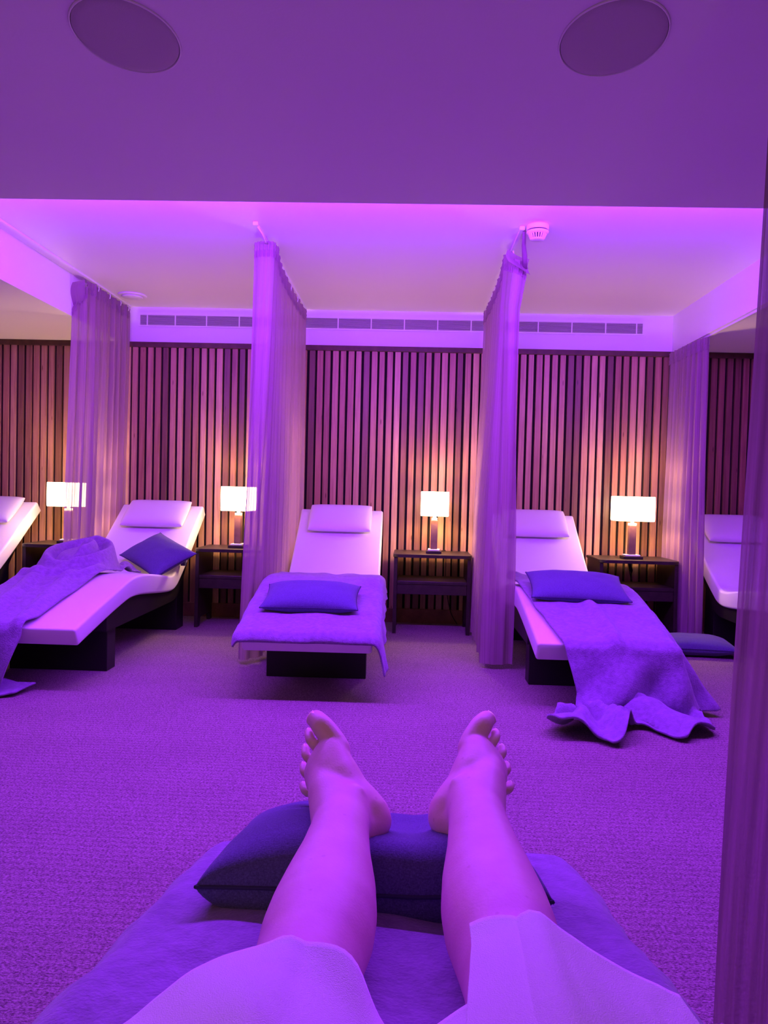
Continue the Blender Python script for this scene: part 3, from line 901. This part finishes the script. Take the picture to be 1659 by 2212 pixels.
# right lounger: slid forward, over the foot end and down in a heap on the carpet
def wr4(x, q):
    h = .010 + .012 * nz(x * 5, q * 4, 13) + .007 * nz(x * 12, q * 9, 15)
    xc = lerp(-.02, .045, sstep(1.0, .2, q))
    h += .030 * math.exp(-((x - xc) / .03) ** 2) * sstep(.95, .6, q)
    h += .05 * math.exp(-((x + .26) / .07) ** 2 - ((q - 1.16) / .10) ** 2)
    h += .022 * math.exp(-((q - 1.22) / .05) ** 2) * (1 + .5 * math.sin(x * 30))
    return h
def rip4(cx, cy, D):
    if cy > .02: return .02 + D * (.25 + .18 * math.sin(cy * 14 + 1))
    return .02 + D * (.10 + .16 * math.sin(cx * 13 + D * 5 + .4) + .07 * math.sin(cx * 29 - D * 6))
GX, GY = -.125, -.11
def ex4(p, x, q, L, u, v):
    if L > .03 and q < .05:
        f = sstep(.0, .34, L)
        # the free edge is drawn in towards a gather near the carpet
        p.x += f * .06 * (u - .3)
        # long diagonal folds falling from the right corner to the gather
        dgl = (p.x - GX) * .75 - (p.z - .02) * .65
        p.y -= f * .045 * (math.sin(dgl * 30) * .5 + .5) * sstep(.02, .12, L)
    low = sstep(.11, .02, p.z) * sstep(-.18, -.32, q)
    if low > 0:
        r = math.hypot(p.x - GX, p.y - GY); an = math.atan2(p.y - GY, p.x - GX)
        fold = .075 * (math.sin(an * 7 + r * 9) * .5 + .5) * math.exp(-((r - .16) / .18) ** 2)
        fold += .05 * (math.sin(p.x * 19 + p.y * 14) * .5 + .5) * sstep(.10, .3, r)
        fold += .03 * abs(nz(x * 9, q * 9, 4))
        p.z += low * fold
    return p
blanket('purple-grey blanket sliding off the foot of the right lounger into a heap on the carpet', L4.location, 0,
        [(-.62, -.30), (-.52, -.29), (-.42, -.20), (-.32, -.13), (-.22, -.125), (-.1, -.165), (0, -.20), (.4, -.255), (.9, -.295), (1.10, -.315), (1.27, -.27)],
        [(-.62, .20), (-.5, .40), (-.3, .50), (0, .62), (.35, .56), (.7, .42), (.9, .38), (1.27, .31)], 1.27, -.62, wr4, rip4, nu=130, nv=190, extra=ex4)

# nearest lounger, under the person
def wr6(x, q): return .008 + .010 * nz(x * 5, q * 4, 23) + .006 * nz(x * 12, q * 9, 25)
def rip6(cx, cy, D): return .014 + D * (.16 * math.sin(cy * 17 + cx * 3) + .10)
o = blanket('purple-grey blanket covering the nearest lounger beneath the legs', (MEX, MEY, 0), PI,
        [(-.04, -.42), (.25, -.46), (.6, -.42), (1.5, -.43)], [(-.04, .41), (.6, .44), (1.5, .43)], 1.50, -.035, wr6, rip6)

# ---------------------------------------------------------------- person
def ring_loft(C, Fx, Fy, rx, ry, n=28):
    return [C + Fx * (rx * math.cos(2 * PI * k / n)) + Fy * (ry * math.sin(2 * PI * k / n)) for k in range(n)]
BV, BF = [], []
def add_loft(rings):
    b = len(BV); n = len(rings[0])
    for r_ in rings: BV.extend(r_)
    for i in range(len(rings) - 1):
        for k in range(n): BF.append((b + i * n + k, b + i * n + (k + 1) % n, b + (i + 1) * n + (k + 1) % n, b + (i + 1) * n + k))
    BF.append(tuple(b + k for k in range(n))[::-1]); BF.append(tuple(b + (len(rings) - 1) * n + k for k in range(n)))
def add_caps(pts, rad, n=16):
    """capsule chain with round ends"""
    P = [Vector(p) for p in pts]; rings = []
    def fr(t):
        a = t.orthogonal().normalized(); return a, t.cross(a)
    t0 = (P[1] - P[0]).normalized(); a, b_ = fr(t0)
    for k in range(4, 0, -1):
        an = PI / 2 * k / 4.4; rings.append(ring_loft(P[0] - t0 * rad[0] * math.sin(an), a, b_, rad[0] * math.cos(an), rad[0] * math.cos(an), n))
    Q = crom(P, 4); RR = []
    for i in range(len(P) - 1):
        for k in range(4): RR.append(lerp(rad[i], rad[i + 1], k / 4))
    RR.append(rad[-1])
    for i, p in enumerate(Q):
        t = (Q[min(i + 1, len(Q) - 1)] - Q[max(0, i - 1)]).normalized()
        a = (a - t * a.dot(t)).normalized(); b_ = t.cross(a)
        rings.append(ring_loft(p, a, b_, RR[i], RR[i], n))
    for k in range(1, 5):
        an = PI / 2 * k / 4.4; rings.append(ring_loft(P[-1] + t * rad[-1] * math.sin(an), a, b_, rad[-1] * math.cos(an), rad[-1] * math.cos(an), n))
    add_loft(rings)

FEET = []
LEGTOP = []   # spheres along the limbs, for draping the robe: (x, y, z, r)
NAILS = []
def leg(sgn, heel, f, l, knee, hip):
    f = Vector(f).normalized(); l = Vector(l); l = (l - f * l.dot(f)).normalized()
    n = f.cross(l) * (1 if sgn < 0 else -1)
    H = Vector(heel); FEET.append((H.copy(), f.copy()))
    W = lambda p: H + l * p[0] + f * p[1] + n * p[2]
    sec = [(.004, 0, .033, .014, .018), (.012, 0, .034, .022, .026), (.03, 0, .037, .030, .036), (.055, 0, .044, .033, .044), (.08, -.001, .046, .032, .043),
           (.105, -.002, .044, .036, .042), (.13, -.001, .038, .039, .037), (.15, -.001, .032, .041, .030), (.163, -.001, .028, .040, .025), (.174, -.001, .025, .037, .020), (.180, -.001, .023, .030, .014)]
    k = 1.0; kw = 1.16
    add_loft([ring_loft(W((cx * k, y * k, cz * 1.08)), l, n, hw * kw, hh * 1.08) for (y, cx, cz, hw, hh) in sec])
    toes = [((-.024, .150, .022), (-.028, .178, .022), (-.029, .200, .022), (-.026, .223, .015), (.0195, .0178, .0170, .0142)),
            ((-.004, .150, .024), (-.005, .183, .026), (-.005, .206, .025), (-.003, .226, .009), (.0130, .0082, .0076, .0074)),
            ((.012, .145, .022), (.0135, .176, .025), (.015, .198, .024), (.0165, .217, .008), (.0125, .0078, .0072, .0071)),
            ((.026, .135, .021), (.031, .165, .022), (.034, .186, .021), (.036, .203, .007), (.0115, .0076, .0070, .0069)),
            ((.036, .122, .020), (.047, .150, .018), (.052, .168, .018), (.055, .183, .007), (.0115, .0078, .0072, .0070))]
    for t in toes:
        add_caps([W((p[0] * 1.27, p[1] * k, p[2] * 1.08)) for p in t[:4]], [r_ * 1.06 for r_ in t[4]], 14)
        tip, pre = Vector(t[3]), Vector(t[2])
        NAILS.append((W, tip, pre, t[4][3]))
    # shank from ankle to knee
    A = W((0, .052, .078)); K = Vector(knee)
    s = (K - A); Ls = s.length; s.normalize()
    fx = Vector((1, 0, 0)); fx = (fx - s * fx.dot(s)).normalized(); fy = s.cross(fx)
    if fy.z < 0: fy = -fy
    prof = [(-.10, .034, .038, -.004), (0.0, .041, .044, .0), (.08, .040, .043, .0), (.16, .0415, .045, 0), (.28, .047, .049, -.004), (.42, .0575, .056, -.010), (.55, .0635, .062, -.013), (.66, .0635, .062, -.011),
            (.78, .058, .058, -.006), (.88, .055, .057, -.001), (1.0, .057, .060, .004)]
    rings = []
    for (t, rx, ry, dz) in crom(prof, 3) if False else prof:
        c_ = A + s * (t * Ls) + fy * dz + fx * (sgn * -.004 * math.sin(PI * max(0, min(1, t))))
        rings.append(ring_loft(c_, fx, fy, rx, ry)); LEGTOP.append((c_, (rx + ry) / 2))
    add_loft(rings)
    add_caps([W((0, .140, .042)), W((0, .090, .074)), A + s * .06], [.026, .034, .037], 18)
    # malleoli
    for sx in (-1, 1):
        m0 = W((sx * .030, .052, .074 if sx < 0 else .068)); add_caps([m0 - l * (sx * .006), m0 + l * (sx * .001)], [.016, .015], 12)
    # achilles / heel bridge
    add_caps([W((0, .022, .040)), A + s * .05 - fy * .016], [.026, .022], 14)
    # thigh
    Hh = Vector(hip); s2 = (Hh - K); L2_ = s2.length; s2.normalize()
    fx2 = (Vector((1, 0, 0)) - s2 * s2.x).normalized(); fy2 = s2.cross(fx2)
    rings = []
    for (t, r1, r2) in ((-.09, .050, .052), (0, .060, .063), (.15, .064, .066), (.4, .076, .075), (.7, .088, .084), (1.0, .096, .090), (1.1, .088, .084)):
        c_ = K + s2 * (t * L2_); rings.append(ring_loft(c_, fx2, fy2, r1, r2)); LEGTOP.append((c_, (r1 + r2) / 2))
    add_loft(rings)
    add_caps([K + Vector((0, -.02, .012)), K + Vector((0, .025, .012))], [.05, .048], 20)
leg(-1, (-.004, 1.135, .490), (-.65, .61, .43), (-.54, .19, -.80), (-.098, .695, .505), (-.10, .25, .56))
leg(1, (.034, 1.135, .488), (.52, .73, .44), (.68, .12, -.68), (.124, .700, .508), (.09, .25, .56))
# pelvis and trunk, under the robe
rings = []
for (c_, rx, ry) in (((-.005, .30, .565), .10, .07), ((-.005, .24, .575), .165, .095), ((-.005, .12, .575), .180, .108), ((-.005, -.02, .625), .165, .105), ((-.005, -.16, .70), .160, .105), ((-.005, -.28, .77), .165, .10), ((-.005, -.36, .815), .14, .085), ((-.005, -.40, .835), .08, .06)):
    rings.append(ring_loft(Vector(c_), Vector((1, 0, 0)), Vector((0, .45, .89)), rx, ry)); LEGTOP.append((Vector(c_), (rx + ry) / 2))
add_loft(rings)

me = bpy.data.meshes.new('person'); me.from_pydata([tuple(v) for v in BV], [], BF)
bm = bmesh.new(); bm.from_mesh(me); bmesh.ops.recalc_face_normals(bm, faces=bm.faces); bm.to_mesh(me); bm.free()
tmp = bpy.data.objects.new('person_tmp', me); COL.objects.link(tmp)
rm = tmp.modifiers.new('Remesh', 'REMESH'); rm.mode = 'VOXEL'; rm.voxel_size = .0024; rm.use_smooth_shade = True
sm = tmp.modifiers.new('Smooth', 'SMOOTH'); sm.factor = .5; sm.iterations = 5
dg = bpy.context.evaluated_depsgraph_get()
body_me = bpy.data.meshes.new_from_object(tmp.evaluated_get(dg))
bpy.data.objects.remove(tmp)
body_me.name = 'person'; body_me.materials.clear(); body_me.materials.append(M_skin)
body_me.polygons.foreach_set('use_smooth', [True] * len(body_me.polygons))
person = link(bpy.data.objects.new('person', body_me))
vg = person.vertex_groups.new(name='soft')
soft = []
for v in body_me.vertices:
    for (H_, f_) in FEET:
        if (v.co - H_).length < .32 and (v.co - H_).dot(f_) > .158: break
    else: soft.append(v.index)
vg.add(soft, 1.0, 'REPLACE')
sm2 = person.modifiers.new('Smooth', 'SMOOTH'); sm2.factor = .5; sm2.iterations = 40; sm2.vertex_group = 'soft'
tag(person, 'person reclining in a white robe, bare legs and feet resting on a dark cushion', 'person')
for (W, tip, pre, r_) in NAILS:
    d = (tip - pre).normalized()
    up = Vector((0, 0, 1)); up = (up - d * up.dot(d)).normalized()
    if up.z < 0 and abs(up.z) > 1e-6: up = -up
    if up.y < 0 and up.z < .2: up = -up
    sx = Vector((1, 0, 0))
    c_ = tip + up * r_ * .93 - d * r_ * .1
    vs, fs = [], []
    for j in range(5):
        for i in range(7):
            u = i / 6 * 2 - 1; v = j / 4 * 2 - 1
            p = c_ + sx * (u * r_ * .62) + d * (v * r_ * .72) - up * (r_ * .24 * u * u + r_ * .12 * v * v)
            vs.append(W((p[0] * 1.27, p[1], p[2] * 1.08)))
    for j in range(4):
        for i in range(6):
            a = j * 7 + i; fs.append((a, a + 1, a + 8, a + 7))
    o = obj('toenail', vs, fs, M_nail, person)
    so = o.modifiers.new('Solid', 'SOLIDIFY'); so.thickness = .0012; so.offset = 0

# robe: two overlapping front panels draped over thighs and knees
def under(x, y):
    q = MEY - y
    z = ztop(q) + .024 if -.02 < q < 2.15 and abs(x - MEX) < LW + .03 else .20
    for (c_, r_) in LEGS_DENSE:
        d2 = (x - c_.x) ** 2 + (y - c_.y) ** 2
        if d2 < r_ * r_: z = max(z, c_.z + math.sqrt(r_ * r_ - d2))
        if (x - c_.x) * (c_.x - MEX) > 0 and abs(y - c_.y) < .02:
            sl_ = .50 if x < 0 else .60
            z = max(z, c_.z + math.sqrt(1 + sl_ * sl_) * r_ - sl_ * abs(x - c_.x))
    return z
LEGS_DENSE = []
for seg in (LEGTOP[0:11], LEGTOP[11:18], LEGTOP[18:29], LEGTOP[29:36], LEGTOP[36:]):
    for (a, ra), (b_, rb) in zip(seg, seg[1:]):
        for k in range(5): LEGS_DENSE.append((a.lerp(b_, k / 5), lerp(ra, rb, k / 5)))

def robe_panel(name, left, right, hem, y0, off, label, nu=70, nv=100, tens=60, fold=None):
    """left/right: tables y -> x of the side edges; hem: table of u -> y of the hem"""
    g = []
    XY = []
    for j in range(nv + 1):
        row = []
        for i in range(nu + 1):
            u = i / nu
            yh = interp(hem, u); y = lerp(y0, yh, j / nv)
            x = lerp(interp(left, y), interp(right, y), u)
            row.append((x, y))
        XY.append(row)
    h0 = [[under(x, y) + off for (x, y) in row] for row in XY]
    h = [r_[:] for r_ in h0]
    for it in range(tens):
        n_ = [r_[:] for r_ in h]
        for j in range(nv + 1):
            for i in range(nu + 1):
                a = h[max(j - 1, 0)][i]; b_ = h[min(j + 1, nv)][i]; c_ = h[j][max(i - 1, 0)]; d = h[j][min(i + 1, nu)]
                n_[j][i] = max(h0[j][i], (a + b_ + c_ + d) / 4 - .0004)
        h = n_
    vs, fs = [], []
    for j in range(nv + 1):
        for i in range(nu + 1):
            x, y = XY[j][i]
            z = h[j][i] + .003 * nz(x * 9, y * 9, off * 100) + (fold(x, y, i / nu, j / nv) if fold else 0)
            vs.append((x, y, z))
    for j in range(nv):
        for i in range(nu):
            a = j * (nu + 1) + i; fs.append((a, a + 1, a + nu + 2, a + nu + 1))
    o = obj(name, vs, fs, M_robe, person)
    sm = o.modifiers.new('Smooth', 'SMOOTH'); sm.factor = .5; sm.iterations = 5
    so = o.modifiers.new('Solid', 'SOLIDIFY'); so.thickness = .012; so.offset = 1
    return o
def foldL(x, y, u, v):
    d = x + .5 * (y - .55)
    return .006 * math.sin(d * 42) * sstep(.3, .8, v) + .012 * math.exp(-((d - .02) / .02) ** 2)
robe = robe_panel('robe', [(-.45, -.22), (.0, -.28), (.5, -.30), (.62, -.268), (.70, -.225), (.78, -.20)], [(-.45, .22), (.2, .24), (.5, .16), (.62, .085), (.70, .052), (.80, .030)],
           [(0, .650), (.12, .676), (.25, .694), (.4, .702), (.55, .699), (.7, .689), (.85, .668), (1, .640)], -.40, .004, None, fold=foldL)
rp = robe_panel('robe_front_panel', [(-.45, -.10), (.2, .02), (.5, .050), (.70, .072), (.88, .085)], [(-.45, .22), (.0, .26), (.5, .27), (.75, .262), (.9, .235)],
           [(0, .748), (.12, .732), (.25, .716), (.38, .706), (.5, .701), (.65, .703), (.8, .712), (1, .725)], -.40, .022, None)

# ---------------------------------------------------------------- light
def area(name, loc, size, rot, power, col):
    l = bpy.data.lights.new(name, 'AREA'); l.shape = 'RECTANGLE'; l.size, l.size_y = size; l.energy = power; l.color = col
    o = bpy.data.objects.new(name, l); link(o); o.location = loc; o.rotation_euler = rot
    return o
PURP = (0.295, 0.030, 1.0)
LX = (RX0 + RX1) / 2
# colour-changing strip tucked just inside the near edge of the raised bay
area('strip_light_down', (LX, RY0 + .09, ZC + .047), (4.0, .03), (R(-48), 0, 0), 215.0, PURP)
area('strip_light_up', (LX, RY0 + .06, ZC + .075), (4.0, .03), (R(84), 0, 0), 150.0, PURP)

# added warm fill lights behind the camera, no fixtures, lifting near ceiling and robe
lamp_or_fill_light(-.62, -1.0, .98, 10.0)
lamp_or_fill_light(.50, -1.05, .98, 10.0)

w = bpy.data.worlds.new('World'); SC.world = w; w.use_nodes = True
w.node_tree.nodes['Background'].inputs['Color'].default_value = (.01, .004, .02, 1)

# ---------------------------------------------------------------- camera
cam = bpy.data.cameras.new('Camera'); co = bpy.data.objects.new('Camera', cam); link(co)
cam.sensor_fit = 'VERTICAL'; cam.sensor_height = 36.0; cam.lens = 1661.0 / 2212.0 * 36.0
cam.clip_start = .02
fpx = 1661.0; rr = .025
Yc = Vector((885 - 829.5, 1106 - 1060, -fpx)).normalized()
Zc = Vector((1, -rr, 0)).cross(Yc).normalized(); Xc = Yc.cross(Zc).normalized()
co.matrix_world = Matrix(((Xc.x, Xc.y, Xc.z, 0), (Yc.x, Yc.y, Yc.z, 0), (Zc.x, Zc.y, Zc.z, 1.0), (0, 0, 0, 1)))
SC.camera = co
SC.view_settings.view_transform = 'Standard'; SC.view_settings.look = 'None'
SC.view_settings.exposure = 0.0; SC.view_settings.gamma = 1.0; SC.view_settings.use_curve_mapping = False
SC.cycles.max_bounces = 10; SC.cycles.transparent_max_bounces = 16; SC.cycles.diffuse_bounces = 5
SC.cycles.sample_clamp_indirect = 6.0
SC.cycles.use_denoising = True
